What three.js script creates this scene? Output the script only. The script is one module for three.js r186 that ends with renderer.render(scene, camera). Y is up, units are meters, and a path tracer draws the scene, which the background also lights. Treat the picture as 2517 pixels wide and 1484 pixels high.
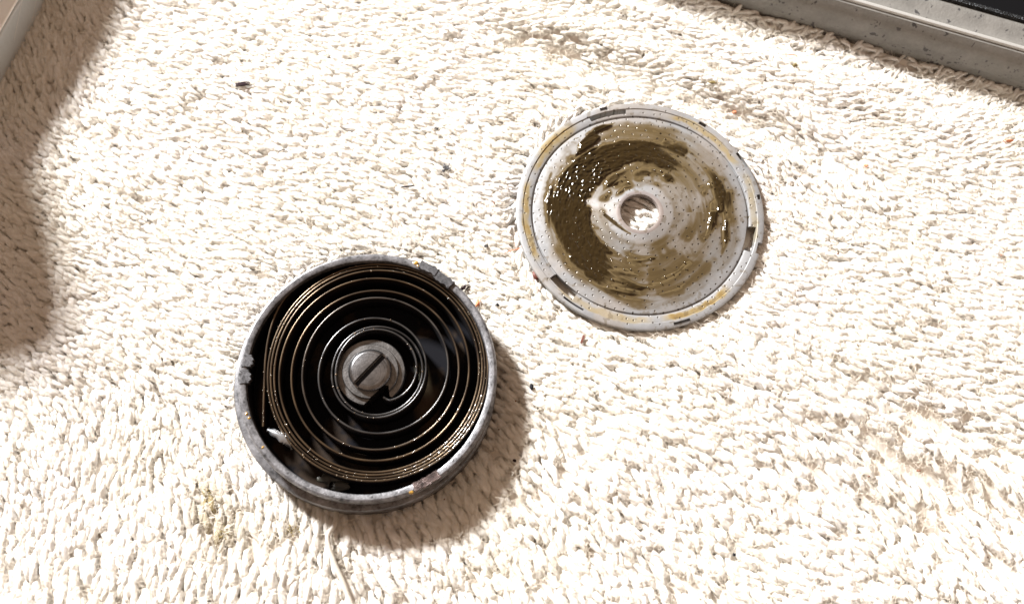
import * as THREE from 'three';
import { mergeGeometries, mergeVertices, toCreasedNormals } from 'three/addons/utils/BufferGeometryUtils.js';
import { Brush, Evaluator, SUBTRACTION } from 'three-bvh-csg';

// ---------------------------------------------------------------- camera, light, exposure
const scene = new THREE.Scene();
const MM = 0.001;
const FOV = 35, ELEV = 70 * Math.PI / 180, DIST = 147;
const EYE = new THREE.Vector3(0, DIST * Math.sin(ELEV), DIST * Math.cos(ELEV));   // mm
const camera = new THREE.PerspectiveCamera(FOV, 1024 / 603, 0.01, 5);
camera.position.copy(EYE).multiplyScalar(MM);
camera.lookAt(0, 0, 0);
camera.focus = 0.148; camera.userData.fStop = 22;
scene.add(camera);

const LAMP = new THREE.Vector3(-585, 530, -625);                                  // mm
scene.background = new THREE.Color().setRGB(0.45, 0.305, 0.215);
const key = new THREE.SpotLight(new THREE.Color(1, 0.99, 0.985), 15.5, 0, 0.22, 0.4, 2);
key.position.copy(LAMP).multiplyScalar(MM);
key.target.position.set(0, 0, 0); scene.add(key.target);
key.castShadow = true; key.shadow.radius = 3.8; key.shadow.mapSize.set(4096, 4096);
key.shadow.camera.near = 0.3; key.shadow.camera.far = 2;
scene.add(key);
function areaLight(x, y, z, w, h, color, power) {
  const l = new THREE.RectAreaLight(color, power, w, h);
  l.position.set(x, y, z); l.lookAt(0, 0, 0); scene.add(l); return l;
}
areaLight(0.30, 0.42, -0.42, 0.16, 0.16, new THREE.Color(0.92, 0.97, 1), 1.1);   // added cool fill from the far side, no fixture modelled
areaLight(-0.42, 0.40, 0.16, 0.14, 0.14, new THREE.Color(0.85, 0.93, 1), 0.9);  // second added cool fill, from the near left

const renderer = new THREE.WebGLRenderer({ antialias: true });
renderer.setSize(1024, 603);
renderer.toneMapping = THREE.LinearToneMapping;
renderer.toneMappingExposure = 1;
renderer.shadowMap.enabled = true;

// ---------------------------------------------------------------- helpers
let seed = 12345;
const rnd = () => { seed = (seed * 1664525 + 1013904223) >>> 0; return seed / 4294967296; };
const rr = (a, b) => a + (b - a) * rnd();
const hash = (i, j, k = 0) => { let n = (i * 374761393 + j * 668265263 + k * 974634777) | 0; n = Math.imul(n ^ (n >>> 13), 1274126177); return ((n ^ (n >>> 16)) >>> 0) / 4294967296; };
function noise(x, y, k = 0) {
  const i = Math.floor(x), j = Math.floor(y); let u = x - i, v = y - j; u = u * u * (3 - 2 * u); v = v * v * (3 - 2 * v);
  const a = hash(i, j, k), b = hash(i + 1, j, k), c = hash(i, j + 1, k), d = hash(i + 1, j + 1, k);
  return a + (b - a) * u + (c - a) * v + (a - b - c + d) * u * v;
}
const fbm = (x, y, k = 0) => 0.5 * noise(x, y, k) + 0.28 * noise(2.1 * x, 2.1 * y, k + 1) + 0.14 * noise(4.3 * x, 4.3 * y, k + 2) + 0.08 * noise(8.7 * x, 8.7 * y, k + 3);
const sstep = (a, b, x) => { const t = Math.min(1, Math.max(0, (x - a) / (b - a))); return t * t * (3 - 2 * t); };
const mix = (a, b, t) => a + (b - a) * t;
const mix3 = (a, b, t) => [mix(a[0], b[0], t), mix(a[1], b[1], t), mix(a[2], b[2], t)];
const F = 742 / Math.tan(FOV / 2 * Math.PI / 180);
const W_ = EYE.clone().multiplyScalar(-1 / DIST), U_ = new THREE.Vector3(1, 0, 0).cross(W_);
// point (mm) of the level plane y = h that the survey picture (2516 units wide) shows at x, y
function onPlane(px, py, h = 0) {
  const d = new THREE.Vector3(px - 1258, 0, 0).addScaledVector(U_, -(py - 742)).addScaledVector(W_, F);
  return EYE.clone().addScaledVector(d, (h - EYE.y) / d.y);
}
const used = {};
function numbered(n) { const k = used[n] = (used[n] ?? -1) + 1; return k ? `${n}_${String(k).padStart(3, '0')}` : n; }
const mm = (g) => g.scale(MM, MM, MM);
function shadows(m) { m.castShadow = m.receiveShadow = true; return m; }
function tag(o, label, category, group) { Object.assign(o.userData, { label, category }); if (group) o.userData.group = group; return o; }
function thing(name, x, y, z, label, category, group) {
  const o = new THREE.Group(); o.name = numbered(name); o.position.set(x * MM, y * MM, z * MM); scene.add(o);
  return tag(o, label, category, group);
}
function part(name, g, m, parent, label) { const o = shadows(new THREE.Mesh(mm(g), m)); o.name = name; parent.add(o); if (label) o.userData.label = label; return o; }
function std(r, g, b, rough, metal = 0, more = {}) { return new THREE.MeshPhysicalMaterial({ color: new THREE.Color().setRGB(r, g, b), roughness: rough, metalness: metal, ...more }); }
const toS = (c) => Math.round(255 * Math.min(1, Math.max(0, c <= 0.0031308 ? c * 12.92 : 1.055 * c ** (1 / 2.4) - 0.055)));
function tex(n, fn, srgb = true, wrap = true) {
  const d = new Uint8Array(n * n * 4);
  for (let j = 0; j < n; j++) for (let i = 0; i < n; i++) {
    const c = fn((i + 0.5) / n, (j + 0.5) / n), o = 4 * (j * n + i);
    if (srgb) { d[o] = toS(c[0]); d[o + 1] = toS(c[1]); d[o + 2] = toS(c[2]); } else d[o] = d[o + 1] = d[o + 2] = Math.round(255 * Math.min(1, Math.max(0, c)));
    d[o + 3] = 255;
  }
  const t = new THREE.DataTexture(d, n, n, THREE.RGBAFormat);
  if (srgb) t.colorSpace = THREE.SRGBColorSpace;
  t.magFilter = THREE.LinearFilter; t.minFilter = THREE.LinearMipmapLinearFilter; t.generateMipmaps = true;
  if (wrap) t.wrapS = t.wrapT = THREE.RepeatWrapping;
  t.needsUpdate = true; return t;
}
function planarUV(g, R) { const p = g.attributes.position, uv = new Float32Array(p.count * 2); for (let i = 0; i < p.count; i++) { uv[2 * i] = 0.5 + p.getX(i) / (2 * R); uv[2 * i + 1] = 0.5 + p.getZ(i) / (2 * R); } g.setAttribute('uv', new THREE.BufferAttribute(uv, 2)); return g; }
function lathe(pts, n = 160) {                                        // uv in twelfths of a millimetre of the real surface
  const g = new THREE.LatheGeometry(pts.map(([x, y]) => new THREE.Vector2(x, y)), n), uv = g.attributes.uv, len = [0];
  for (let i = 1; i < pts.length; i++) len.push(len[i - 1] + Math.hypot(pts[i][0] - pts[i - 1][0], pts[i][1] - pts[i - 1][1]));
  for (let i = 0; i < uv.count; i++) uv.setXY(i, uv.getX(i) * 9, len[i % pts.length] / 12);
  return toCreasedNormals(g, 0.5);
}
function arcBlock(r0, r1, a0, a1, y0, y1, n = 16, rough = 0) {
  while (a1 - a0 > 180) a1 -= 360; while (a1 - a0 < -180) a1 += 360;
  if (a1 < a0) [a0, a1] = [a1, a0];
  // curved block on a ring, angles in degrees measured in plan (x right, z near)
  const s = new THREE.Shape(), pts = [];
  for (let i = 0; i <= n; i++) { const a = (a0 + (a1 - a0) * i / n) * Math.PI / 180, r = r1 + rough * (hash(i, 7, 3) - 0.5); pts.push([r * Math.cos(a), -r * Math.sin(a)]); }
  for (let i = n; i >= 0; i--) { const a = (a0 + (a1 - a0) * i / n) * Math.PI / 180, r = r0 + rough * (hash(i, 9, 4) - 0.5); pts.push([r * Math.cos(a), -r * Math.sin(a)]); }
  pts.forEach(([x, y], i) => i ? s.lineTo(x, y) : s.moveTo(x, y));
  const b = 0.08, g = new THREE.ExtrudeGeometry(s, { depth: y1 - y0 - 2 * b, bevelEnabled: true, bevelSize: b, bevelThickness: b, bevelOffset: -b, bevelSegments: 2 });
  g.rotateX(-Math.PI / 2); g.translate(0, y0 + b, 0); return g;
}
function lump(r, sx, sy, sz, k, rough = 0.5, detail = 2) {
  let g = new THREE.IcosahedronGeometry(r, detail); g.deleteAttribute('uv'); g.deleteAttribute('normal'); g = mergeVertices(g, 1e-4); const p = g.attributes.position;
  for (let i = 0; i < p.count; i++) { const f = 1 + rough * (noise(p.getX(i) * 2.2 / r + 10, p.getZ(i) * 2.2 / r + p.getY(i) * 1.7 / r + 20, k) - 0.5) * 2; p.setXYZ(i, p.getX(i) * f * sx, p.getY(i) * f * sy, p.getZ(i) * f * sz); }
  g.computeVertexNormals(); return g;
}
function ribbonTube(points, radius, segs = 24, sides = 6, taper = 0.5) {
  const c = new THREE.CatmullRomCurve3(points), g = new THREE.TubeGeometry(c, segs, radius, sides), p = g.attributes.position, v = new THREE.Vector3();
  for (let i = 0; i <= segs; i++) { const t = i / segs, k = 1 - taper * (2 * Math.abs(t - 0.5)) ** 3, ctr = c.getPointAt(t); for (let j = 0; j <= sides; j++) { const q = i * (sides + 1) + j; v.fromBufferAttribute(p, q).sub(ctr).multiplyScalar(k).add(ctr); p.setXYZ(q, v.x, v.y, v.z); } }
  g.computeVertexNormals(); return g;
}

// ---------------------------------------------------------------- key places (mm)
const BAR = { x: -20.9, z: 12.75 }, LID = { x: 20.24, z: -14.84, R: 19.69 };
const RAIL = { x: 39.4, z: -55.7, dx: 0.941, dz: 0.338 };            // foot of the tray's wall; towel lies on its near side
const railSide = (x, z) => -(x - RAIL.x) * RAIL.dz + (z - RAIL.z) * RAIL.dx;   // distance in front of the wall

// ---------------------------------------------------------------- the towel
const bump2 = (x, z, cx, cz, ax, az, rot) => { const c = Math.cos(rot), s = Math.sin(rot), u = ((x - cx) * c + (z - cz) * s) / ax, v = (-(x - cx) * s + (z - cz) * c) / az; return Math.exp(-u * u - v * v); };
function towelY(x, z) {
  let h = 1.7 * (fbm(x / 24 + 50, z / 20 + 50, 5) - 0.5);
  const fold = (-0.42 * x + 0.9 * z + 5 * (fbm(x / 20, z / 20, 95) - 0.5)) / 8.5 * 2 * Math.PI;
  h += 0.6 * Math.sin(fold) * Math.min(1, bump2(x, z, 38, -40, 48, 17, 0.2) + 0.9 * bump2(x, z, 66, 26, 26, 20, 0.4));   // ripples in the cloth
  h -= 2.4 * bump2(x, z, 66, 30, 20, 11, 0.55);                      // hollow near the lower right
  h += 1.1 * bump2(x, z, 50, 20, 18, 7, 0.55);
  h -= 1.9 * bump2(x, z, 12, -44, 13, 4, 0.35);                      // hollow at the top
  h -= 1.9 * bump2(x, z, 40, -33, 16, 3.5, 0.5);                     // hollow beyond the cover
  h += 0.9 * bump2(x, z, 30, -40, 22, 4, 0.4);
  h += 0.8 * bump2(x, z, -66, -10, 6, 22, 0.1);                      // ridge along the shade on the left
  h -= 0.8 * bump2(x, z, -78, 0, 9, 20, 0.1);
  h -= 2.6 * sstep(8, 4.5, railSide(x, z)) * (1 - 0.45 * sstep(2.2, 0.6, railSide(x, z)));                           // falls towards the tray
  const b = Math.hypot(x - BAR.x, z - BAR.z), l = Math.hypot(x - LID.x, z - LID.z);
  h = mix(h, -1.0, sstep(23, 18, b)); h = mix(h, -0.35, sstep(23, 19, l));
  return h;
}
// directions in which the pile lies: place (picture units) and angle below the horizontal
const FLOW = [[100, 100, 70], [420, 120, 22], [300, 420, 36], [700, 250, 28], [1100, 150, 18], [1000, 480, 30], [120, 550, 40], [200, 760, 30], [420, 640, 25], [500, 900, 30], [350, 1100, 75], [700, 1400, 85], [200, 1400, 80], [1000, 1420, 62], [1300, 1200, 55], [1400, 900, 32], [1700, 1000, 35], [1600, 1400, 50], [2000, 1300, 42], [2350, 1250, 62], [2400, 950, 22], [2100, 700, 28], [2050, 420, 48], [2400, 500, 30], [1750, 150, 20], [2150, 260, 12], [2450, 350, -8], [1450, 60, 15], [1500, 180, 30], [800, 560, 24], [1000, 60, 10]].map(([x, y, a]) => { const p = onPlane(x, y); return [p.x, p.z, a * Math.PI / 180]; });
function flowAt(x, z) { let c = 0, s = 0; for (const [a, b, t] of FLOW) { const w = 1 / (((x - a) ** 2 + (z - b) ** 2) / 100 + 0.3) ** 2; c += w * Math.cos(t); s += w * Math.sin(t); } return Math.atan2(s, c); }
const towel = thing('towel', 0, 0, 0, 'cream white terry towel under the watch parts, covering the whole surface', 'towel');
{
  const nx = 150, nz = 100, g = new THREE.PlaneGeometry(240, 150, nx, nz); g.rotateX(-Math.PI / 2); g.translate(0, 0, -6);
  const p = g.attributes.position;
  for (let i = 0; i < p.count; i++) p.setY(i, towelY(p.getX(i), p.getZ(i)) - 1.15);
  g.computeVertexNormals();
  part('backing', g, std(0.80, 0.75, 0.68, 1), towel);
}
const thin = (x, z) => Math.min(0.55, 0.06 + 0.5 * bump2(x, z, 64, 28, 22, 12, 0.5) + 0.4 * bump2(x, z, 42, -31, 14, 4, 0.6) + 0.4 * bump2(x, z, 12, -43, 12, 5, 0.3) + 0.35 * sstep(0.55, 0.72, fbm(x / 6 + 3, z / 6, 91)) + 0.25 * bump2(x, z, -40, 33, 14, 10, 0));
function loopGeometry(v) {
  const j = (a) => (hash(v, Math.round(a * 100), 11) - 0.5);
  const P = [[-1.5, -2.0, 0], [-1.15, -1.0, 0.12 * j(1)], [-0.55, -0.52, 0.3 * j(2)], [0.15, -0.42 + 0.15 * j(3), 0.35 * j(4)], [0.8, -0.5, 0.35 * j(5)], [1.22, -0.78, 0.3 * j(6)], [1.32, -1.25, 0.3 * j(7)], [1.1, -1.8, 0.2 * j(8)]].map((q) => new THREE.Vector3(q[0], q[1], q[2]));
  const c = new THREE.CatmullRomCurve3(P), n = 16, m = 12, fr = c.computeFrenetFrames(n, false), pos = [], idx = [], uvs = [];
  for (let i = 0; i <= n; i++) {
    const t = i / n, o = c.getPointAt(t), r0 = (0.34 + 0.20 * Math.sin(Math.PI * Math.min(1, t * 1.02)) ** 0.8 + 0.07 * j(20 + i));
    for (let k = 0; k < m; k++) {
      const a = 2 * Math.PI * k / m, r = r0 * (1 + 0.15 * Math.cos(2 * (a - 7 * t - v)) + 0.06 * j(200 + i * 12 + k));
      uvs.push(k / m * 2, t * 1.2); const d = fr.normals[i].clone().multiplyScalar(Math.cos(a)).addScaledVector(fr.binormals[i], Math.sin(a) * 1.08);
      pos.push(o.x + d.x * r, o.y + d.y * r, o.z + d.z * r);
    }
  }
  for (let i = 0; i < n; i++) for (let k = 0; k < m; k++) { const a = i * m + k, b = i * m + (k + 1) % m; idx.push(a, b, a + m, b, b + m, a + m); }
  const g = new THREE.BufferGeometry(); g.setAttribute('position', new THREE.Float32BufferAttribute(pos, 3)); g.setAttribute('uv', new THREE.Float32BufferAttribute(uvs, 2)); g.setIndex(idx); g.computeVertexNormals(); return mm(g);
}
// stains of old grease and some grey and orange tints in the pile: place (picture units), radius in mm, strength, tint
const STAINS = [[505, 1235, 3.0, 1.2, 0], [545, 1300, 3.0, 0.95, 0], [640, 1265, 2.5, 0.3, 0], [718, 1295, 1.6, 1, 0], [800, 1330, 2, 0.5, 0], [880, 1380, 2.6, 0.35, 0], [400, 1120, 3.5, 0.25, 0], [1210, 1400, 2.2, 0.7, 0], [1085, 1425, 2, 0.6, 0], [560, 1150, 3, 0.2, 0], [480, 1170, 2.5, 0.3, 0], [1270, 575, 2, 0.4, 1], [1090, 415, 1.4, 0.7, 2], [1250, 350, 1.8, 0.55, 2], [1275, 400, 1.6, 0.5, 2], [300, 900, 2, 0.3, 0], [210, 1170, 2, 0.3, 0], [1420, 110, 6, 0.22, 2], [1530, 200, 5, 0.2, 2], [1020, 600, 4, 0.2, 0]].map(([x, y, r, s, k]) => { const p = onPlane(x, y); return [p.x, p.z, r, s, k]; });
const STAINCOL = [[0.27, 0.20, 0.065], [0.5, 0.28, 0.14], [0.3, 0.27, 0.22]];
function pileColor(x, z) {
  const n = rr(-0.05, 0.05); let c = [0.85 + n, 0.826 + n, 0.80 + n * 1.1];
  const y = noise(x / 9 + 30, z / 9, 41); c[2] -= 0.04 * y;
  for (const [a, b, r, s, k] of STAINS) { const t = s * Math.exp(-((x - a) ** 2 + (z - b) ** 2) / (r * r)) * rr(0.3, 1); if (t > 0.03) c = mix3(c, STAINCOL[k], Math.min(0.9, t)); }
  return c;
}
{
  const NV = 7, lists = Array.from({ length: NV }, () => []), M = new THREE.Matrix4(), q = new THREE.Quaternion(), X = new THREE.Vector3(), Y = new THREE.Vector3(), Z = new THREE.Vector3();
  const step = 0.88;
  for (let z = -66; z < 50; z += step * 0.9) for (let x = -94; x < 94; x += step) {
    const px = x + rr(-0.6, 0.6), pz = z + rr(-0.6, 0.6), reach = 1 + (0.5 - (pz / 100));
    if (Math.abs(px) > 76 + (44 - pz) * 0.2 + 4) continue;
    if (railSide(px, pz) < 0.3) continue;
    const b = Math.hypot(px - BAR.x, pz - BAR.z), l = Math.hypot(px - LID.x, pz - LID.z);
    if (b < 18.6 || (l < 19.0 && l > 3.6)) continue;
    if (rnd() < thin(px, pz) + 0.32 * sstep(-5, 35, pz + 0.25 * px)) continue;
    const e = 0.7, h0 = towelY(px, pz), gx = (towelY(px + e, pz) - towelY(px - e, pz)) / (2 * e), gz = (towelY(px, pz + e) - towelY(px, pz - e)) / (2 * e);
    const a = flowAt(px, pz) + rr(-0.2, 0.2) + 0.32 * (fbm(px / 7, pz / 7, 60) - 0.5) * 2;
    const rs = sstep(8, 3, railSide(px, pz)), a2 = a + rr(-1.1, 0.7);
    let dx = mix(Math.cos(a), Math.cos(a2), rs), dz = mix(Math.sin(a), Math.sin(a2), rs); { const m = Math.hypot(dx, dz) || 1; dx /= m; dz /= m; }
    // the pile turns aside where metal stands on it
    let pitch = rr(-0.1, 0.26), sc = rr(0.64, 0.92) * (1 - 0.2 * rs) * (1 + 0.28 * sstep(-5, 35, pz + 0.25 * px));
    const near = (b < 21.5) ? 1 : (l < 21.6 && l > 5) ? 2 : 0;
    if (near) { const C = near === 1 ? BAR : LID, ux = px - C.x, uz = pz - C.z, n = Math.hypot(ux, uz), dot = (dx * ux + dz * uz) / n; if (dot < 0) { dx -= 1.3 * dot * ux / n; dz -= 1.3 * dot * uz / n; } const m = Math.hypot(dx, dz) || 1; dx /= m; dz /= m; pitch = rr(-0.2, 0.05); }
    X.set(dx, gx * dx + gz * dz + pitch, dz).normalize(); Y.set(-gx, 1, -gz); Z.crossVectors(X, Y).normalize(); Y.crossVectors(Z, X);
    const roll = rr(-0.4, 0.4); Y.applyAxisAngle(X, roll); Z.applyAxisAngle(X, roll);
    const len = sc * rr(0.85, 1.35), wid = sc * rr(0.82, 1.12);
    M.makeBasis(X.clone().multiplyScalar(len), Y.clone().multiplyScalar(wid), Z.clone().multiplyScalar(wid));
    M.setPosition(px * MM, (h0 + rr(-0.25, 0.12) - (l < 4 ? 0.4 : 0)) * MM, pz * MM);
    lists[Math.floor(rnd() * NV)].push([M.clone(), pileColor(px, pz)]);
  }
  const fibreRelief = tex(256, (u, v) => noise(u * 32, v * 6, 14) * 0.6 + noise(u * 64, v * 16, 15) * 0.4, false);
  const mat = std(1, 1, 1, 1, 0, { bumpMap: fibreRelief, bumpScale: 0.00009, transmission: 0.22, thickness: 0, specularIntensity: 0.2, sheen: 0.3, sheenRoughness: 0.8, sheenColor: new THREE.Color(0.9, 0.85, 0.75) });
  lists.forEach((L, v) => {
    const o = shadows(new THREE.InstancedMesh(loopGeometry(v), mat, L.length)); o.name = 'terry_pile'; o.userData.kind = 'stuff';
    L.forEach(([m, c], i) => { o.setMatrixAt(i, m); o.setColorAt(i, new THREE.Color().setRGB(...c)); }); towel.add(o);
  });
  // loose cotton fibres
  const fm = std(0.84, 0.78, 0.68, 1, 0, { specularIntensity: 0.1 });
  for (let v = 0; v < 3; v++) {
    const P = []; for (let i = 0; i < 5; i++) P.push(new THREE.Vector3(i * 0.55 - 1.1, 0.28 * Math.sin(i * 1.1 + v) + 0.1, 0.5 * (hash(i, v, 70) - 0.5) * 2));
    const g = mm(new THREE.TubeGeometry(new THREE.CatmullRomCurve3(P), 10, 0.02, 3)), N = 18000, o = shadows(new THREE.InstancedMesh(g, fm, N));
    o.name = 'cotton_fuzz'; o.userData.kind = 'stuff';
    for (let i = 0; i < N; i++) {
      let x, z, ok; do { x = rr(-90, 90); z = rr(-60, 46); ok = Math.hypot(x - BAR.x, z - BAR.z) > 19.6 && Math.hypot(x - LID.x, z - LID.z) > 20.4 && railSide(x, z) > 1; } while (!ok);
      q.setFromEuler(new THREE.Euler(rr(-0.5, 0.5), rr(0, 6.28), rr(-0.35, 0.35))); const s = rr(0.5, 1.3);
      M.compose(new THREE.Vector3(x * MM, (towelY(x, z) + rr(-0.1, 0.22)) * MM, z * MM), q, new THREE.Vector3(s, s, s)); o.setMatrixAt(i, M);
    }
    towel.add(o);
  }
}

// ---------------------------------------------------------------- shared metal textures
const zincMap = tex(512, (u, v) => {
  const P = 16, w = (s, k) => { const a = u * s, b = v * s, f = sstep(0.75, 1, u), g = sstep(0.75, 1, v); return mix(mix(fbm(a, b, k), fbm(a - s, b, k), f), mix(fbm(a, b - s, k), fbm(a - s, b - s, k), f), g); };
  const a = w(P, 1), b = w(50, 5), c = 0.135 + 0.24 * (a - 0.5) + 0.20 * (b - 0.5) + 0.22 * (w(5, 9) - 0.5);
  const s = sstep(0.70, 0.76, b) * 0.7; return [Math.max(0.03, c * (1 - s)), Math.max(0.03, c * 1.0 * (1 - s)), Math.max(0.03, c * 1.03 * (1 - s))];
});
const grit = tex(512, (u, v) => 0.5 + 0.6 * (noise(u * 128, v * 128, 3) - 0.5) + 0.5 * (noise(u * 60, v * 60, 4) - 0.5), false);
function withRepeat(t, a, b) { const c = t.clone(); c.repeat.set(a, b); c.needsUpdate = true; return c; }
const zincRing = std(1, 1, 1.02, 0.42, 0.55, { map: withRepeat(zincMap, 1, 1), bumpMap: withRepeat(grit, 1, 1), bumpScale: 0.000018 });
const zincDark = std(0.45, 0.44, 0.45, 0.5, 0.5, { map: withRepeat(zincMap, 0.2, 0.2), bumpMap: withRepeat(grit, 0.25, 0.25), bumpScale: 0.0001 });

// ---------------------------------------------------------------- the spring barrel
{
  const B = thing('spring_barrel', BAR.x, 0, BAR.z, 'open round grey metal spring barrel with a coiled black oily mainspring and slotted arbor', 'spring barrel');
  B.rotation.set(0, 0, -0.035);
  const HS = 4.75;                                                    // height of the spring's upper edge
  const crop = (x, y) => [(600 + x / 1.9526) * 0.929, (640 + y / 1.9526) * 0.929];
  const loc = (x, y, h) => { const p = onPlane(...crop(x, y), h); return [p.x - BAR.x, p.z - BAR.z]; };
  part('flange', lathe([[0, -1.3], [18.7, -1.3], [19.05, -1.1], [19.15, -0.8], [19.15, 2.3], [19.0, 2.55], [18.5, 2.7], [17.9, 2.75], [17.7, 2.6]]).translate(-0.6, 0, 0.2), zincRing, B);
  part('rim', lathe([[17.7, 2.5], [17.85, 3.1], [18.3, 3.35], [18.5, 3.7], [18.58, 4.9], [18.45, 5.35], [18.15, 5.5], [17.6, 5.48], [17.4, 5.38], [17.33, 5.0], [17.3, 4.6]]), zincRing, B);
  const oil = std(0.008, 0.008, 0.01, 0.4, 0, { specularIntensity: 0.3 });
  part('inner_wall', lathe([[17.3, 4.62], [17.25, 3], [17.2, 0.8], [16.9, 0.6]]), oil, B);
  const floorMap = tex(512, (u, v) => {
    const x = (u - 0.5) * 34.8, z = (v - 0.5) * 34.8; let c = [0.006, 0.006, 0.008];
    const br = sstep(0.5, 0.7, fbm(x / 4 + 9, z / 4, 21)); c = mix3(c, [0.035, 0.024, 0.016], 0.8 * br);
    const t = sstep(0, 0.9, 1 - Math.abs((x - 7.9 - (z - 0.4) * 0.22) / 1.3)) * sstep(-3.2, -2.2, z) * sstep(3.2, 0.6, z); c = mix3(c, [0.5, 0.5, 0.37], 0.85 * t * (0.7 + 0.5 * fbm(x, z, 2)));  // pale sheen right of the hub, painted into the floor colour
    const b = Math.max(sstep(2.0, 0.6, Math.hypot((x - 8.5) / 1.2, (z - 4.5) / 2.6)), sstep(1.6, 0.4, Math.hypot((x + 15.2) / 1, (z - 3) / 4))); c = mix3(c, [0.07, 0.043, 0.028], 0.8 * b);
    return c;
  }, true, false);
  part('floor', planarUV(lathe([[17.2, 0.7], [10, 0.72], [0.01, 0.72]]), 17.4), std(1, 1, 1, 0.7, 0, { map: floorMap, specularIntensity: 0.12 }), B, 'black oily floor of the barrel with a pale sheen painted on it');
  // mainspring: points of the coil read off, inner end first, as picture places on the upper edge's level
  // inner end first; each turn read at its near, right, far and left side
  const turns = [[745, 892], [1003, 655], [745, 438], [537, 655], [745, 906], [1021, 655], [745, 392], [470, 660], [745, 987], [1134, 665], [745, 288], [385, 665], [745, 1072], [1190, 670], [745, 250], [329, 670], [745, 1129], [1243, 670], [745, 188], [267, 670], [745, 1188], [1295, 670], [745, 146], [240, 670], [745, 1203], [1312, 670], [745, 128], [222, 670], [745, 1219], [1326, 670], [745, 114], [207, 670], [745, 1234], [1341, 670], [745, 92]];
  const mid = loc(745, 665, HS), pol = [];
  for (const [x, y] of [[800, 800], [838, 815], [972, 655], [745, 451], [557, 655], ...turns]) { const [a, b] = loc(x, y, HS), dx = a - mid[0], dz = b - mid[1]; let th = Math.atan2(-dz, dx); if (pol.length) while (th < pol[pol.length - 1][0]) th += 2 * Math.PI; pol.push([th, Math.hypot(dx, dz)]); }
  const C = [];
  for (let i = 0; i < pol.length - 1; i++) {
    const [t1, r1] = pol[i], [t2, r2] = pol[i + 1], a = pol[Math.max(0, i - 1)], b = pol[Math.min(pol.length - 1, i + 2)], m1 = i ? (r2 - a[1]) / (t2 - a[0]) : (r2 - r1) / (t2 - t1), m2 = (b[1] - r1) / (b[0] - t1), d = t2 - t1;
    for (let k = 0; k < 6; k++) { const u = k / 6, u2 = u * u, u3 = u2 * u, r = (2 * u3 - 3 * u2 + 1) * r1 + (u3 - 2 * u2 + u) * d * m1 + (3 * u2 - 2 * u3) * r2 + (u3 - u2) * d * m2, th = t1 + d * u; C.push(new THREE.Vector3(mid[0] + r * Math.cos(th), 0, mid[1] - r * Math.sin(th))); }
  }
  for (const [x, y] of [[745, 92], [600, 112], [480, 152], [380, 215], [300, 288], [250, 370], [214, 480], [195, 600], [188, 740], [184, 860], [182, 955]]) { const [a, b] = loc(x, y, HS); C.push(new THREE.Vector3(a, 0, b)); }
  const cv = new THREE.CatmullRomCurve3(C, false, 'centripetal'), N = 2200, T = 0.155, pos = [], col = [], idx = [], side = [];
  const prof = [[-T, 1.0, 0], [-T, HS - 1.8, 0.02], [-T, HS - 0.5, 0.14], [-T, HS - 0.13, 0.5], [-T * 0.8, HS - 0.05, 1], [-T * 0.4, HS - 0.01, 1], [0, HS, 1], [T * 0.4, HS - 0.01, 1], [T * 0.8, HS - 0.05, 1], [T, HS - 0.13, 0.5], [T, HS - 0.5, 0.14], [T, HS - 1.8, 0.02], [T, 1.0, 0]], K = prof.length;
  for (let i = 0; i <= N; i++) {
    const t = i / N, p = cv.getPoint(t), q = cv.getTangent(t), n = new THREE.Vector3(-q.z, 0, q.x).normalize(), wob = 0.12 * (noise(t * 90, 3, 9) - 0.5), dirt = noise(t * 420, 7, 12);
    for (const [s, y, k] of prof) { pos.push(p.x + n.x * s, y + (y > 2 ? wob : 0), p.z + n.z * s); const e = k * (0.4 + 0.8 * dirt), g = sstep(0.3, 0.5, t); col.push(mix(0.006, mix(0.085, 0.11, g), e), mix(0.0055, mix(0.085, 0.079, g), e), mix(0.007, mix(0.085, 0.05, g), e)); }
    if (i < N) for (let k = 0; k < K - 1; k++) { const a = i * K + k, b = a + K; (k < 2 || k > K - 4 ? side : idx).push(a, a + 1, b, a + 1, b + 1, b); }
  }
  const sg = new THREE.BufferGeometry(); sg.setAttribute('position', new THREE.Float32BufferAttribute(pos, 3)); sg.setAttribute('color', new THREE.Float32BufferAttribute(col, 3)); sg.setIndex([...idx, ...side]); sg.addGroup(0, idx.length, 0); sg.addGroup(idx.length, side.length, 1);
  const spring = part('mainspring', toCreasedNormals(sg, 1.0), [std(1, 1, 1, 0.3, 0.85, { vertexColors: true, side: THREE.DoubleSide, clearcoat: 0.08, clearcoatRoughness: 0.2 }), std(1, 1, 1, 0.5, 0, { vertexColors: true, side: THREE.DoubleSide, specularIntensity: 0.35 })], B, 'long flat spring wound in a loose spiral, its edge brassy, its sides black with oil');
  { // drops of oil along the spring's edge
    const n = 420, o = shadows(new THREE.InstancedMesh(mm(new THREE.SphereGeometry(1, 8, 6)), std(0.10, 0.07, 0.04, 0.22, 0, { clearcoat: 1, clearcoatRoughness: 0.16 }), n)), M = new THREE.Matrix4(), Q = new THREE.Quaternion();
    o.name = 'oil_droplets'; o.userData.kind = 'stuff';
    for (let i = 0; i < n; i++) { const t = rnd() < 0.6 ? rr(0.62, 1) : rr(0.03, 1), p = cv.getPoint(t), r = rr(0.05, 0.13) * (rnd() < 0.1 ? 1.5 : 1); M.compose(new THREE.Vector3((p.x + rr(-0.1, 0.1)) * MM, (HS + 0.0) * MM, (p.z + rr(-0.1, 0.1)) * MM), Q, new THREE.Vector3(r, r * 0.7, r)); o.setMatrixAt(i, M); }
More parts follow.
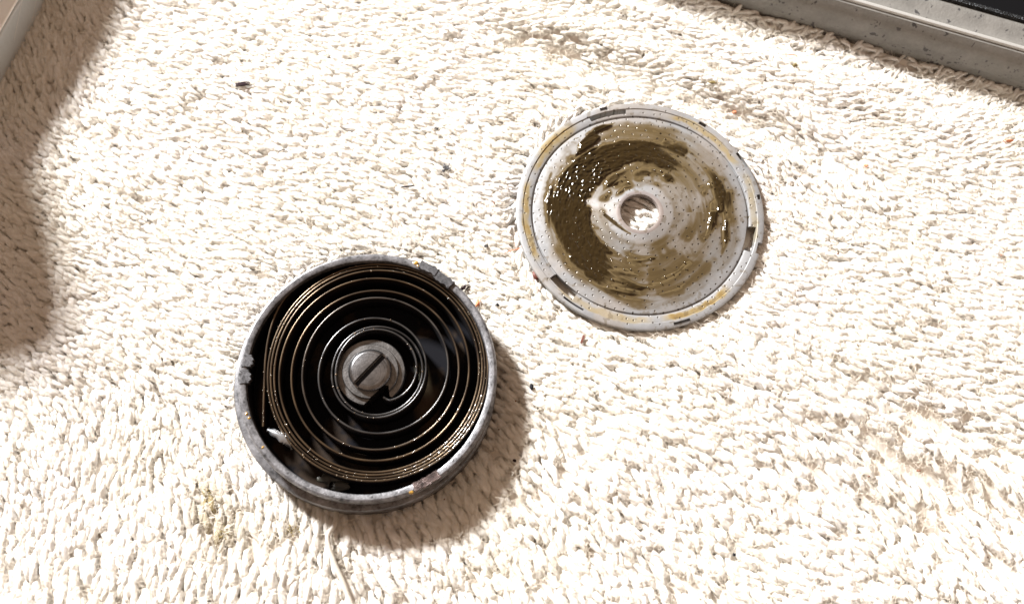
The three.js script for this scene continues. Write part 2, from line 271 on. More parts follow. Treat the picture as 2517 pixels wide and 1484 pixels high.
    const near = []; for (let k = 0; k < 6000 && near.length < 130; k++) { const t = rr(0.38, 0.93), p = cv.getPoint(t), a = Math.atan2(p.z, p.x) * 180 / Math.PI; if (a > 12 && a < 72 && rnd() < (t > 0.66 ? 1 : 0.25)) near.push([p, cv.getTangent(t)]); }
    near.forEach(([p, d], k) => { const r = rr(0.07, 0.13), l = rr(2, 8); Q.setFromAxisAngle(new THREE.Vector3(0, 1, 0), Math.atan2(-d.z, d.x)); M.compose(new THREE.Vector3(p.x * MM, (HS - 0.02) * MM, p.z * MM), Q, new THREE.Vector3(r * l, r * 0.8, r)); o.setMatrixAt(k * 2, M); });
    spring.add(o);
  }
  // bent end of the spring and its bright tab
  { const a = loc(205, 972, 4.6), b = loc(262, 1000, 4.7), c = loc(310, 1035, 4.5), d = loc(330, 1075, 3.8), P = [a, b, c, d], v = [], ix = [];
    const cvv = new THREE.CatmullRomCurve3(P.map((p, i) => new THREE.Vector3(p[0], [4.5, 4.75, 4.5, 3.6][i], p[1])));
    for (let i = 0; i <= 20; i++) { const p = cvv.getPoint(i / 20), q = cvv.getTangent(i / 20), w = 0.6 * Math.sin(Math.PI * (0.12 + 0.84 * i / 20)) + 0.05 + 0.25 * (hash(i, 3, 8) - 0.5), n = new THREE.Vector3(-q.z, 0, q.x).normalize(); for (let k = 0; k <= 6; k++) { const s = (k / 3 - 1); v.push(p.x + n.x * w * s, p.y + 0.3 * (1 - s * s) - 0.2, p.z + n.z * w * s); } }
    for (let i = 0; i < 20; i++) for (let k = 0; k < 6; k++) { const A = i * 7 + k; ix.push(A, A + 1, A + 7, A + 1, A + 8, A + 7); }
    const g = new THREE.BufferGeometry(); g.setAttribute('position', new THREE.Float32BufferAttribute(v, 3)); g.setIndex(ix); g.computeVertexNormals();
    part('spring_tab', g, std(0.42, 0.46, 0.5, 0.3, 0.9, { side: THREE.DoubleSide }), B, 'small bright curved tab at the spring\'s outer end');
  }
  // arbor
  const ctr = loc(735, 668, 4.0), AR = new Evaluator(); AR.useGroups = false;
  const z5 = (x, y) => loc((850 + x / 4.947 - 600) * 1.9526, (850 + y / 4.947 - 640) * 1.9526, 4.2);
  const prism = (pts, y0, y1) => { const s = new THREE.Shape(); pts.forEach(([x, y], i) => i ? s.lineTo(x, -y) : s.moveTo(x, -y)); s.closePath(); const g = new THREE.ExtrudeGeometry(s, { depth: y1 - y0, bevelEnabled: false }); g.rotateX(-Math.PI / 2); g.translate(0, y0, 0); return g; };
  const cut = (g, ...tools) => { let a = new Brush(g); a.updateMatrixWorld(); for (const t of tools) { const b = new Brush(t); b.updateMatrixWorld(); a = AR.evaluate(a, b, SUBTRACTION); } return toCreasedNormals(a.geometry, 0.45); };
  const rings = tex(512, (u, v) => { const r = Math.hypot(u - 0.5, v - 0.5); const n = noise(r * 260, 1, 5), m = fbm(u * 14, v * 14, 6), s = fbm(u * 60, v * 60, 8); const c = 0.36 + 0.18 * (n - 0.5) + 0.3 * (m - 0.5) + 0.16 * (s - 0.5); return [c * 0.98, c * 0.99, c]; }, true, false);
  const steel = std(0.58, 0.58, 0.59, 0.27, 0.95, { map: rings, bumpMap: grit, bumpScale: 0.000006 });
  const dullSteel = std(0.44, 0.43, 0.42, 0.36, 0.9, { map: rings, bumpMap: grit, bumpScale: 0.000012 });
  const notch = [[480, 1120], [585, 1028], [700, 925], [800, 838], [862, 832], [872, 962], [940, 985], [1010, 1250], [460, 1300]].map((p) => z5(...p));
  const closed = (pts) => new THREE.LatheGeometry([[0.001, pts[0][1]], ...pts, [0.001, pts[pts.length - 1][1]]].map(([x, y]) => new THREE.Vector2(x, y)), 96).translate(ctr[0], 0, ctr[1]);
  const A = new THREE.Group(); A.name = 'arbor'; B.add(A);
  part('collar', planarUV(cut(closed([[5.0, 0.4], [5.05, 3.3], [4.9, 3.55], [4.05, 3.6]]), prism(notch, -2, 8)), 9), dullSteel, A);
  const cres = []; for (let i = 0; i <= 14; i++) { const a = -0.9 + 1.9 * i / 14; cres.push([ctr[0] + (3.05 + 0.75 * Math.sin(Math.PI * Math.min(1, i / 13))) * Math.cos(a), ctr[1] + 3.8 * Math.sin(a)]); } cres.push([ctr[0] + 1.5, ctr[1] + 3], [ctr[0] + 1.8, ctr[1] - 2.2]);
  part('step', planarUV(cut(closed([[4.1, 3.4], [4.1, 4.0], [4.0, 4.12], [3.0, 4.15]]), prism(notch, -2, 8)), 9), dullSteel, A);
  const sd = 49 * Math.PI / 180, sx = Math.cos(sd), sz = -Math.sin(sd), hw = 0.46, sl = [[-4, -hw], [4, -hw], [4, hw], [-4, hw]].map(([a, b]) => [ctr[0] + 0.05 + a * sx - b * sz, ctr[1] + 0.1 + a * sz + b * sx]);
  const f1 = z5(655, 962), f2 = z5(850, 815), fd = [f2[0] - f1[0], f2[1] - f1[1]], fl = Math.hypot(...fd), fu = [fd[0] / fl, fd[1] / fl], fo = [-fu[1], fu[0]];
  const flat = [[f1[0] - fu[0] * 4, f1[1] - fu[1] * 4], [f2[0] + fu[0] * 4, f2[1] + fu[1] * 4], [f2[0] + fu[0] * 4 + fo[0] * 4, f2[1] + fu[1] * 4 + fo[1] * 4], [f1[0] - fu[0] * 4 + fo[0] * 4, f1[1] - fu[1] * 4 + fo[1] * 4]];
  part('screw_head', planarUV(cut(closed([[3.1, 3.6], [3.12, 4.75], [3.0, 4.95], [2.6, 5.28], [2.45, 5.33]]), prism(sl, 4.5, 7), prism(flat, 4.2, 8)), 9), steel, A, 'bright slotted screw head in the centre of the spring');
  part('slot_bottom', prism(sl.map(([x, z]) => [ctr[0] + (x - ctr[0]) * 0.72, ctr[1] + (z - ctr[1]) * 0.72]), 4.3, 4.53), oil, A);
  // lugs and damaged places on the rim
  const ang = (x, y) => { const [a, b] = loc(x, y, 5.5); return Math.atan2(b, a) * 180 / Math.PI; };
  part('lug', arcBlock(17.5, 18.75, ang(992, 110), ang(1085, 150), 4.8, 5.95, 10, 0.2), zincDark, B);
  part('lug', arcBlock(17.15, 18.55, ang(1078, 150), ang(1158, 215), 4.8, 5.85, 10, 0.2), zincDark, B, 'dark grey broken lug on the barrel\'s rim');
  part('lug', arcBlock(16.7, 17.9, ang(85, 585), ang(78, 650), 4.6, 5.65, 8, 0.5), zincDark, B);
  part('lug', arcBlock(16.8, 18.0, ang(78, 665), ang(80, 738), 4.6, 5.6, 8, 0.5), zincDark, B);
  part('lug', arcBlock(17.3, 18.5, ang(965, 1290), ang(1108, 1225), 5.0, 5.72, 16, 0.12), std(1.3, 1.0, 0.92, 0.28, 0.5, { map: withRepeat(zincMap, 0.15, 0.15), bumpMap: withRepeat(grit, 0.2, 0.2), bumpScale: 0.0003 }), B, 'coppery shiny worn piece of the rim');
  const amber = std(0.30, 0.17, 0.03, 0.12, 0, { clearcoat: 1 });
  for (const [x, y, r, s] of [[968, 108, 0.34, 1.3], [978, 122, 0.22, 1], [98, 895, 0.3, 0.8], [112, 915, 0.2, 1], [182, 1065, 0.2, 1], [945, 1292, 0.25, 1.2]]) { const p = loc(x, y, 5.4); part('grease_drop', lump(r, s, 0.6, 1, 90 + x, 0.4).translate(p[0], 5.45, p[1]), amber, B); }
  { const p = loc(240, 1160, 2.6), g = new THREE.BoxGeometry(1.9, 0.08, 0.62); g.rotateY(-0.98); part('rust_patch', g.translate(p[0], 2.62, p[1]), std(0.33, 0.17, 0.06, 0.7), B); }
  // dried residue on the floor near the front
  const res = std(0.035, 0.033, 0.024, 0.45);
  for (const [x, y, r] of [[520, 1225, 0.9], [590, 1255, 0.8]]) { const p = loc(x, y, 2.2); part('residue', lump(r, 1.5, 0.16, 0.7, x, 0.9).translate(p[0], 1.6, p[1]), res, B); }
}

// ---------------------------------------------------------------- the barrel's cover
function lidOil(u, v) {                                               // thickness 0..1 of the old oil at place u, v (in cover radii)
  const r = Math.hypot(u, v), a = (Math.atan2(v, u) * 180 / Math.PI + 360) % 360;
  const wa = a + 30 * (fbm(u * 3 + 4, v * 3, 31) - 0.5) + 70 * (fbm(r * 8, a / 90, 30) - 0.5) + 20 * (noise(r * 30, a / 40, 29) - 0.5), wr = r + 0.09 * (fbm(u * 5, v * 5 + 3, 33) - 0.5) + 0.03 * (fbm(u * 16, v * 16, 35) - 0.5);
  const band = (r0, r1, a0, a1, s, e = 0.045, ea = 40) => { let d = ((wa - a0) % 360 + 360) % 360, w = ((a1 - a0) % 360 + 360) % 360, k = d < w ? sstep(0, ea, d) * sstep(0, ea, w - d) : 0; return s * k * sstep(r0 - e, r0 + e, wr) * sstep(r1 + e, r1 - e, wr); };
  let t = 0.16 * sstep(0.84, 0.78, wr) * sstep(0.22, 0.27, wr) + 0.32 * sstep(0.8, 0.72, wr) * sstep(0.25, 0.3, wr) * Math.max(sstep(0.45, 0.6, fbm(u * 4, v * 4 + 7, 32)) * (v < 0.15 ? 1 : 0.5), 0); const add = (x) => { t = Math.max(t, x); };
  add(band(0.41, 0.70, 88, 266, 1.05, 0.045, 50));
  add(band(0.50, 0.735, 150, 215, 0.95, 0.02));
  add(band(0.44, 0.66, 205, 316, 0.95, 0.06, 45));
  add(band(0.38, 0.82, 232, 350, 0.27, 0.05)); add(band(0.36, 0.76, 335, 392, 0.42, 0.05)); add(band(0.40, 0.80, 60, 140, 0.42, 0.05)); add(band(0.40, 0.80, 265, 345, 0.36, 0.05)); add(band(0.5, 0.66, 225, 285, 0.62, 0.05)); add(band(0.60, 0.78, 290, 335, 0.36, 0.05)); add(band(0.30, 0.46, 60, 120, 0.4, 0.05)); add(band(0.70, 0.78, 150, 232, 0.5, 0.03));
  add(band(0.70, 0.82, 232, 262, 0.75, 0.02, 6)); add(band(0.74, 0.84, 262, 300, 0.55, 0.03)); add(band(0.7, 0.82, 300, 320, 0.5, 0.03));
  add(band(0.46, 0.74, 318, 378, 0.45, 0.04)); add(band(0.54, 0.72, 325, 392, 0.85, 0.05)); add(band(0.36, 0.5, 350, 40, 0.75, 0.05));
  add(band(0.30, 0.35, 325, 365, 0.8, 0.015)); add(band(0.22, 0.42, 210, 292, 0.5, 0.03)); add(band(0.31, 0.34, 215, 280, 0.75, 0.012));
  add(band(0.38, 0.42, 120, 175, 0.55, 0.012)); add(band(0.33, 0.36, 130, 170, 0.4, 0.012));
  add(band(0.36, 0.50, 55, 125, 0.75, 0.05)); add(band(0.52, 0.78, 68, 138, 0.72, 0.06)); add(band(0.44, 0.62, 45, 90, 0.4, 0.05));
  add(band(0.79, 0.83, 128, 150, 0.5, 0.02)); add(band(0.76, 0.80, 150, 200, 0.35, 0.02)); add(band(0.66, 0.78, 45, 80, 0.2, 0.05));
  const st = fbm(r * 26 + 2 * fbm(u * 3, v * 3, 61), a / 60, 37); t *= 0.5 + 1.0 * st;           // drawn out by turning
  t *= 0.6 + 0.8 * fbm(u * 5 + 9, v * 5, 39);
  const dx = u + 0.30, dz = v + 0.06, sp = Math.abs(dz - 0.22 * dx); if (Math.abs(dx) < 0.14) t *= 0.25 + 0.75 * sstep(0.012, 0.06, sp);   // a wiped strip
  const st2 = Math.abs(v - 0.04 - 0.95 * (u + 0.27) + 1.2 * (u + 0.27) ** 2); if (u > -0.3 && u < -0.08 && v > 0) t = Math.max(t, 0.55 * sstep(0.03, 0.012, st2));
  t *= sstep(0.855, 0.83, r) * sstep(0.19, 0.215, r + 0.03 * (fbm(u * 9, v * 9, 3) - 0.5));
  return Math.min(1, Math.max(0, t * 1.52));
}
const oilColor = (o, base) => mix3(mix3(base, [0.118, 0.078, 0.022], 0.9 * sstep(0.02, 0.5, o)), [0.018, 0.011, 0.0035], sstep(0.3, 1.05, o));
const DIMPLES = [];
{ const s = 1.36, c = Math.cos(0.24), n = Math.sin(0.24); for (let i = -16; i <= 16; i++) for (let j = -18; j <= 18; j++) { const x = (i + (j & 1) * 0.5) * s, z = j * s * 0.82, X = x * c - z * n + rr(-0.25, 0.25), Z = x * n + z * c + rr(-0.25, 0.25), r = Math.hypot(X, Z); if (r < 18.9 && r > 3.6 && rnd() < 0.85) DIMPLES.push([X, Z]); } }
{
  const L = thing('barrel_cover', LID.x, -0.15, LID.z, 'dished grey metal barrel cover smeared with brown oil, with a round centre hole', 'barrel cover');
  L.rotation.set(0.01, 0, -0.012);
  const R = LID.R, S = 1.02 * R, NT = 1536, grid = new Map();
  DIMPLES.forEach(([x, z]) => { const k = Math.floor(x / 2) + ',' + Math.floor(z / 2); (grid.get(k) ?? grid.set(k, []).get(k)).push([x, z]); });
  const dimple = (x, z) => { let d = 9; const i = Math.floor(x / 2), j = Math.floor(z / 2); for (let a = i - 1; a <= i + 1; a++) for (let b = j - 1; b <= j + 1; b++) for (const [p, q] of grid.get(a + ',' + b) ?? []) d = Math.min(d, Math.hypot(x - p, z - q)); return d; };
  const map = tex(NT, (u, v) => {
    const x = (u - 0.5) * 2 * S, z = (v - 0.5) * 2 * S, r = Math.hypot(x, z) / R, a = (Math.atan2(z, x) * 180 / Math.PI + 360) % 360;
    const g = 0.285 + 0.10 * (fbm(x / 3, z / 3, 1) - 0.5) + 0.06 * (fbm(x * 2.5, z * 2.5, 2) - 0.5); let c = [g * 0.97, g * 0.985, g * 1.0];
    if (r < 0.19) c = mix3(c, [0.24, 0.19, 0.18], 0.5);
    const warm = fbm(x / 6 + 7, z / 6, 4); c = mix3(c, [c[0] * 1.04, c[1] * 0.95, c[2] * 0.86], sstep(0.45, 0.65, warm) * 0.8);
    const wr = r + 0.05 * (fbm(x / 2, z / 2, 6) - 0.5), arc = (a0, a1) => { const d = ((a - a0) % 360 + 360) % 360, w = ((a1 - a0) % 360 + 360) % 360; return d < w ? sstep(0, 8, d) * sstep(0, 8, w - d) : 0; }, ring = (r0, r1, e = 0.012) => sstep(r0 - e, r0 + e, wr) * sstep(r1 + e, r1 - e, wr), n = 0.45 + 0.8 * fbm(x * 0.9, z * 0.9, 8);
    let y = 0; y = Math.max(y, ring(0.895, 0.945) * (0.9 * arc(42, 84) + 0.5 * arc(84, 140) + 0.75 * arc(150, 200) + 0.7 * arc(200, 240) + 0.6 * arc(285, 335) + 0.4 * arc(335, 20))); y = Math.max(y, ring(0.88, 0.97, 0.03) * 0.8 * arc(208, 238));
    c = mix3(c, [0.30, 0.215, 0.06], Math.min(0.85, 1.1 * y * n)); c = mix3(c, [0.16, 0.085, 0.02], Math.min(0.8, 1.6 * Math.max(0, y * n - 0.55)));
    const o = lidOil(x / R, z / R); c = oilColor(o, c);
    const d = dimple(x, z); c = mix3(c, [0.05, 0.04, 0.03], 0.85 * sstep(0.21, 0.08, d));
    const k = fbm(x * 1.3 + 5, z * 1.3, 10); if (k > 0.66) c = mix3(c, [0.12, 0.09, 0.05], sstep(0.66, 0.72, k) * 0.5);
    return c;
  }, true, false);
  const bmp = tex(1024, (u, v) => { const x = (u - 0.5) * 2 * S, z = (v - 0.5) * 2 * S, d = dimple(x, z); return 0.72 - 0.5 * sstep(0.2, 0.05, d) + 0.1 * sstep(0.14, 0.2, d) * sstep(0.27, 0.2, d) + 0.012 * (fbm(x * 3, z * 3, 5) - 0.5); }, false, false);
  const gloss = tex(512, (u, v) => { const x = (u - 0.5) * 2 * S, z = (v - 0.5) * 2 * S, o = lidOil(x / R, z / R); return mix(0.46 + 0.16 * (fbm(x, z, 81) - 0.5), 0.17, sstep(0.1, 0.5, o)); }, false, false);
  const metal = std(0.88, 0.88, 0.88, 1, 0.3, { map, roughnessMap: gloss, bumpMap: bmp, bumpScale: 0.00010 });
  const prof = [[3.06, 0.0], [3.06, 0.85], [3.12, 0.98], [3.2, 1.0], [3.65, 1.0], [3.75, 0.96], [16.75, 0.96], [16.95, 0.9], [17.0, 0.68], [17.2, 0.68], [17.3, 0.95], [17.5, 1.02], [18.5, 1.03], [18.6, 1.15], [19.3, 1.17], [19.55, 1.08], [19.66, 0.9], [19.6, 0.2], [19.3, -0.3], [17, -0.3], [3.3, -0.1], [3.06, 0.0]];
  const ev = new Evaluator(); ev.useGroups = false;
  let body = new Brush(new THREE.LatheGeometry(prof.map(([x, y]) => new THREE.Vector2(x, y)).reverse(), 180)); body.updateMatrixWorld();
  const crop2 = (x, y) => { const p = onPlane((1340 + x / 2.2833) * 0.929, (250 + y / 2.2833) * 0.929, 1); return [p.x - LID.x, p.z - LID.z]; };
  const an = (x, y) => { const [a, b] = crop2(x, y); return Math.atan2(b, a) * 180 / Math.PI; };
  const nibble = (r0, r1, p, q, y0 = -1, y1 = 3) => { const b = new Brush(arcBlock(r0, r1, an(...p), an(...q), y0, y1, 8)); b.updateMatrixWorld(); body = ev.evaluate(body, b, SUBTRACTION); };
  nibble(16.9, 18.35, [1505, 955], [1512, 795]);                         // slot on the right
  nibble(17.0, 18.3, [425, 1200], [290, 1085]);                         // slot lower left
  nibble(17.7, 18.5, [495, 135], [720, 100]);                           // slot at the top
  nibble(19.0, 20.5, [1545, 965], [1552, 895], -0.1, 3);                      // nicks in the edge
  nibble(18.9, 19.35, [1010, 1375], [1110, 1350], 0.3, 3);
  nibble(18.8, 19.1, [475, 1280], [350, 1215], 0.3, 3);
  nibble(18.85, 19.4, [1175, 150], [1215, 178], 0.2, 3);
  nibble(18.9, 19.5, [560, 88], [605, 75], 0.4, 3);
  nibble(18.95, 19.5, [1525, 600], [1535, 630], 0.5, 3);
  nibble(19.0, 19.5, [1410, 340], [1455, 435], 0.4, 3);
  part('cover_plate', planarUV(toCreasedNormals(body.geometry, 0.5), S), metal, L);
  // the oil itself, a wet film of its own thickness on the plate
  const na = 420, nr = 130, r0 = 3.7, r1 = 16.7, pos = [], col = [], th = [], ix = [];
  for (let j = 0; j <= nr; j++) for (let i = 0; i < na; i++) {
    const r = r0 + (r1 - r0) * j / nr, a = 2 * Math.PI * i / na, x = r * Math.cos(a), z = r * Math.sin(a), o = lidOil(x / R, z / R), w = sstep(0.5, 1.05, o);
    const rip = 0.22 * (fbm(r * 2.6, a * 9 + 4, 51) - 0.4) + 0.2 * (fbm(x * 2.2, z * 2.2, 53) - 0.5);
    const da = Math.abs(((a * 180 / Math.PI - 216 + 540) % 360) - 180), lumpy = sstep(40, 12, da) * sstep(6, 9, r) * sstep(16, 13, r) * 0.3 * (noise(a * 26, r * 3.4, 55) - 0.5);
    th.push(w); pos.push(x, 0.94 + 0.26 * w + (rip + lumpy) * w, z); const c = oilColor(o, [0.28, 0.28, 0.285]); col.push(...c);
  }
  for (let j = 0; j < nr; j++) for (let i = 0; i < na; i++) { const a = j * na + i, b = j * na + (i + 1) % na, c = a + na, d = b + na; if (Math.max(th[a], th[b], th[c], th[d]) > 0.02) ix.push(a, b, c, b, d, c); }
  const og = new THREE.BufferGeometry(); og.setAttribute('position', new THREE.Float32BufferAttribute(pos, 3)); og.setAttribute('color', new THREE.Float32BufferAttribute(col, 3)); og.setIndex(ix); og.computeVertexNormals();
  part('oil_film', og, std(1, 1, 1, 0.1, 0, { vertexColors: true, side: THREE.DoubleSide, specularIntensity: 0.7, ior: 1.42 }), L, 'thick wet brown oil smeared in rings');
  { const spots = DIMPLES.filter(([x, z]) => lidOil(x / R, z / R) > 0.5 && rnd() < 0.8); const n = spots.length, o = shadows(new THREE.InstancedMesh(mm(new THREE.SphereGeometry(1, 10, 8)), std(0.05, 0.032, 0.012, 0.06, 0, { clearcoat: 1, clearcoatRoughness: 0.02 }), n)), M = new THREE.Matrix4(), Q = new THREE.Quaternion();
    o.name = 'oil_droplets'; o.userData.kind = 'stuff';
    spots.forEach(([x, z], i) => { const r = rr(0.06, 0.15), w = sstep(0.22, 0.9, lidOil(x / R, z / R)); M.compose(new THREE.Vector3((x + rr(-0.15, 0.15)) * MM, (0.94 + 0.26 * w) * MM, (z + rr(-0.15, 0.15)) * MM), Q, new THREE.Vector3(r, r * 0.6, r)); o.setMatrixAt(i, M); });
    L.add(o); }
}

// ---------------------------------------------------------------- clear cord
{
  const pts = [[818, 1225, -0.4], [826, 1262, 0.05], [822, 1290, 0.35], [806, 1316, 0.4], [808, 1345, 0.45], [822, 1385, 0.45], [842, 1430, 0.45], [862, 1484, 0.45], [885, 1540, 0.4]].map(([x, y, h]) => { const p = onPlane(x, y, h); p.y = h; return p; }).map((p, i) => i > 1 ? p.setY(p.y + 0.3) : p);
  const o = shadows(new THREE.Mesh(mm(new THREE.TubeGeometry(new THREE.CatmullRomCurve3(pts), 60, 0.36, 12)), new THREE.MeshPhysicalMaterial({ color: new THREE.Color().setRGB(0.74, 0.70, 0.63), roughness: 0.28, transmission: 0.45, thickness: 0.0008, ior: 1.45 })));
  o.name = 'clear_cord'; scene.add(o); tag(o, 'clear cord lying on the towel, running from under the spring barrel', 'cord');
}

// ---------------------------------------------------------------- tray at the upper right
{
  const T = thing('metal_tray', RAIL.x, 0, RAIL.z, 'grey metal tray edge with black flecks in the upper right corner', 'tray');
  T.rotation.y = -Math.atan2(RAIL.dz, RAIL.dx);
  const paint = tex(1024, (u, v) => {
    const x = u * 60, y = v * 60; const g = 0.165 + 0.07 * (fbm(x / 2, y / 2, 71) - 0.5) + 0.045 * (fbm(x * 3, y * 3, 72) - 0.5); let c = [g * 1.03, g * 1.0, g * 0.92];
    const k = fbm(x * 0.9, y * 0.9, 73), big = sstep(0.745, 0.765, k), sm = sstep(0.84, 0.87, noise(x * 3.6, y * 3.6, 74)) * sstep(0.5, 0.6, fbm(x / 3, y / 3, 75)); c = mix3(c, [0.035, 0.034, 0.036], Math.min(0.9, big + sm * 0.85)); return c;
  });
  const pm = withRepeat(paint, 1 / 60, 1 / 60), bm = withRepeat(grit, 1 / 14, 1 / 14), enamel = std(1, 1, 1, 0.5, 0.15, { map: pm, bumpMap: bm, bumpScale: 0.00003 });
  // section: first number away from the towel, second height
  const sect = (pts, m, name, label) => { const s = new THREE.Shape(); pts.forEach(([a, b], i) => i ? s.lineTo(a, b) : s.moveTo(a, b)); s.closePath(); const g = new THREE.ExtrudeGeometry(s, { depth: 160, bevelEnabled: false, steps: 1 }); g.rotateY(Math.PI / 2); g.translate(-50, 0, 0); part(name, toCreasedNormals(g, 0.6), m, T, label); };
  sect([[0.1, -3.5], [-0.1, -1], [0.0, 0.6], [0.35, 2.4], [0.9, 3.7], [1.7, 4.65], [2.05, 4.7], [2.05, -3.5]], enamel, 'wall');
  sect([[2.08, 0], [2.08, 4.95], [2.25, 5.15], [2.6, 5.2], [2.85, 5.1], [3.0, 4.8], [3.0, 0]], std(0.42, 0.42, 0.40, 0.4, 0.4, { bumpMap: bm, bumpScale: 0.00003 }), 'ridge', 'narrow lighter ridge along the tray\'s wall');
  sect([[3.03, 0], [3.03, 4.6], [3.5, 4.1], [4.3, 4.0], [5.6, 4.3], [7.0, 4.75], [7.6, 4.7], [7.6, 0]], enamel, 'shelf');
  sect([[7.63, 0], [7.63, 4.9], [7.8, 5.25], [8.2, 5.35], [8.6, 5.1], [8.9, 4.3], [9.1, 2], [9.2, 0]], std(0.22, 0.24, 0.25, 0.35, 0.7, { map: withRepeat(zincMap, 0.07, 0.07), bumpMap: withRepeat(grit, 0.08, 0.08), bumpScale: 0.0005 }), 'lip', 'rough dark grey metal lip');
  sect([[9.25, -1], [9.25, 1.2], [60, 1.2], [60, -1]], std(0.003, 0.003, 0.0035, 0.8, 0, { specularIntensity: 0.15 }), 'tray_floor', 'black inside of the tray');
  T.children.forEach((c) => { const p = c.geometry.attributes.position; for (let i = 0; i < p.count; i++) p.setZ(i, p.getZ(i)); p.needsUpdate = true; });
}

// ---------------------------------------------------------------- case at the upper left
{
  const tx = -0.292, tz = 0.956, C = thing('grey_case', -81, 0, -55.7, 'grey case with an upper edge coloured pale as if lit and fine scratches in the upper left corner', 'case');
  C.rotation.y = -Math.atan2(0.292, 0.956);                            // its own +x points at the towel, +z along its edge
  const wall = std(0.53, 0.58, 0.61, 0.4, 0.1, { bumpMap: withRepeat(grit, 0.02, 0.02), bumpScale: 0.00003 });
  const block = (x0, x1, y0, y1, z0, z1, b) => { const s = new THREE.Shape(); s.moveTo(x0 + b, -z1 + b); s.lineTo(x1 - b, -z1 + b); s.lineTo(x1 - b, -z0 - b); s.lineTo(x0 + b, -z0 - b); s.closePath(); const g = new THREE.ExtrudeGeometry(s, { depth: y1 - y0 - 2 * b, bevelEnabled: true, bevelSize: b, bevelThickness: b, bevelSegments: 3 }); g.rotateX(-Math.PI / 2); g.translate(0, y0 + b, 0); return g; };
  part('base', block(-60, 0, -2, 5.0, -70, 62, 0.25), wall, C);
  part('ledge', block(-60, -0.3, 5.02, 5.5, -70, 61.7, 0.2), std(0.9, 0.9, 0.89, 0.3), C, 'upper edge of the case, coloured pale as if lit');  // white colour stands in for light that does not reach this ledge
  part('body', block(-60, -5.5, 5.52, 16.6, -70, 26, 0.8), wall, C);  // unseen taller part, its height set by the shadow it casts
  { // unseen rounded block on the case, outlined to cast the left shadow
    const H = 34, nx = 0.956, nz = 0.292, foot = [[96, 250], [150, 460], [184, 630], [194, 740], [182, 800], [150, 835], [60, 858], [0, 872], [-60, 885]].map(([x, y]) => { const p = onPlane(x, y), a = p.x - 0.93 * H + 81, b = p.z - 1.02 * H + 55.7; return [a * nx + b * nz, a * tx + b * tz]; });
    const last = foot[foot.length - 1], s = new THREE.Shape(); foot.forEach(([x, z], i) => i ? s.lineTo(x, -z) : s.moveTo(x, -z)); s.lineTo(-60, -last[1]); s.lineTo(-60, -foot[0][1]); s.closePath();
    const g = new THREE.ExtrudeGeometry(s, { depth: H - 16.62 - 0.8, bevelEnabled: true, bevelSize: 0.8, bevelOffset: -0.8, bevelThickness: 0.8, bevelSegments: 3 }); g.rotateX(-Math.PI / 2); g.translate(0, 16.62, 0); part('shadow_block', g, wall, C);
  }
  const scr = std(0.75, 0.75, 0.74, 0.3, 0.3);
  for (const [za, ya, zb, yb, w] of [[3.4, 5.0, 9.9, 1.85, 0.1], [1.2, 2.1, 4.85, 0.3, 0.07]]) { const l = Math.hypot(zb - za, yb - ya); part('scratch', new THREE.BoxGeometry(0.02, w, l).rotateX(-Math.atan2(yb - ya, zb - za)).translate(0.012, (ya + yb) / 2, (za + zb) / 2), scr, C); }
}

// ---------------------------------------------------------------- crumbs and fibres on the towel
const at = (x, y, up = 0.35) => { const p = onPlane(x, y, 0), h = towelY(p.x, p.z); const q = onPlane(x, y, h + up); q.y = h + up; return q; };
function crumb(name, x, y, g, m, label, category, turn = 0, up = 0.35) { const p = at(x, y, up), o = shadows(new THREE.Mesh(mm(g), m)); o.name = numbered(name); o.position.copy(p).multiplyScalar(MM); o.rotation.y = turn; scene.add(o); return tag(o, label, category); }
const dark = std(0.022, 0.013, 0.015, 0.9, 0, { specularIntensity: 0.2 }), rust = std(0.12, 0.035, 0.022, 0.6), orange = std(0.5, 0.17, 0.07, 0.6), black = std(0.012, 0.012, 0.015, 0.8, 0, { specularIntensity: 0.3 }), olive = std(0.16, 0.12, 0.04, 0.6);
const chip = (l, w, h, k) => { const g = new THREE.BoxGeometry(l, h, w, 8, 2, 3), p = g.attributes.position; for (let i = 0; i < p.count; i++) { const x = p.getX(i), n = 0.35 * w * (noise(x * 4 + 5, p.getZ(i) * 9, k) - 0.5); p.setXYZ(i, x + n * 0.8, p.getY(i) + 0.25 * h * Math.sin(x * 2 + k), p.getZ(i) * (1 - 0.3 * noise(x * 3, 1, k + 1)) + n); } g.computeVertexNormals(); return g; };
function strand(name, pts, radius, m, label, category, up = 0.6) { const P = pts.map(([x, y]) => at(x, y, up)), c = P[0].clone(), o = shadows(new THREE.Mesh(mm(ribbonTube(P.map((p) => p.clone().sub(c)), radius)), m)); o.name = numbered(name); o.position.copy(c).multiplyScalar(MM); scene.add(o); return tag(o, label, category); }
crumb('splinter', 595, 207, chip(2.3, 0.62, 0.3, 1), dark, 'dark brown splinter lying alone on the towel\'s upper left', 'splinter', 0.15, 0.5);
strand('hair', [[680, 378], [688, 370], [698, 368], [708, 374]], 0.07, black, 'short black curled hair below the dark splinter at the upper left', 'hair', 0.95);
strand('splinter', [[985, 459], [1000, 458], [1018, 456]], 0.13, dark, 'thin brown sliver between the black crumb and the spring barrel', 'splinter');
{ const gs = []; for (let i = 0; i < 14; i++) gs.push(lump(rr(0.1, 0.26), 1, 0.6, 1, 200 + i, 0.8, 1).translate(rr(-0.6, 0.6), rr(-0.1, 0.1), rr(-0.75, 0.75))); crumb('crumb', 1098, 413, mergeGeometries(gs), std(0.05, 0.05, 0.055, 0.6), 'black ragged crumb left of the barrel cover', 'crumb'); }
strand('fibre', [[1240, 622], [1255, 616], [1270, 613], [1284, 604]], 0.08, orange, 'red fibre sticking out from the left edge of the barrel cover', 'fibre', 0.5);
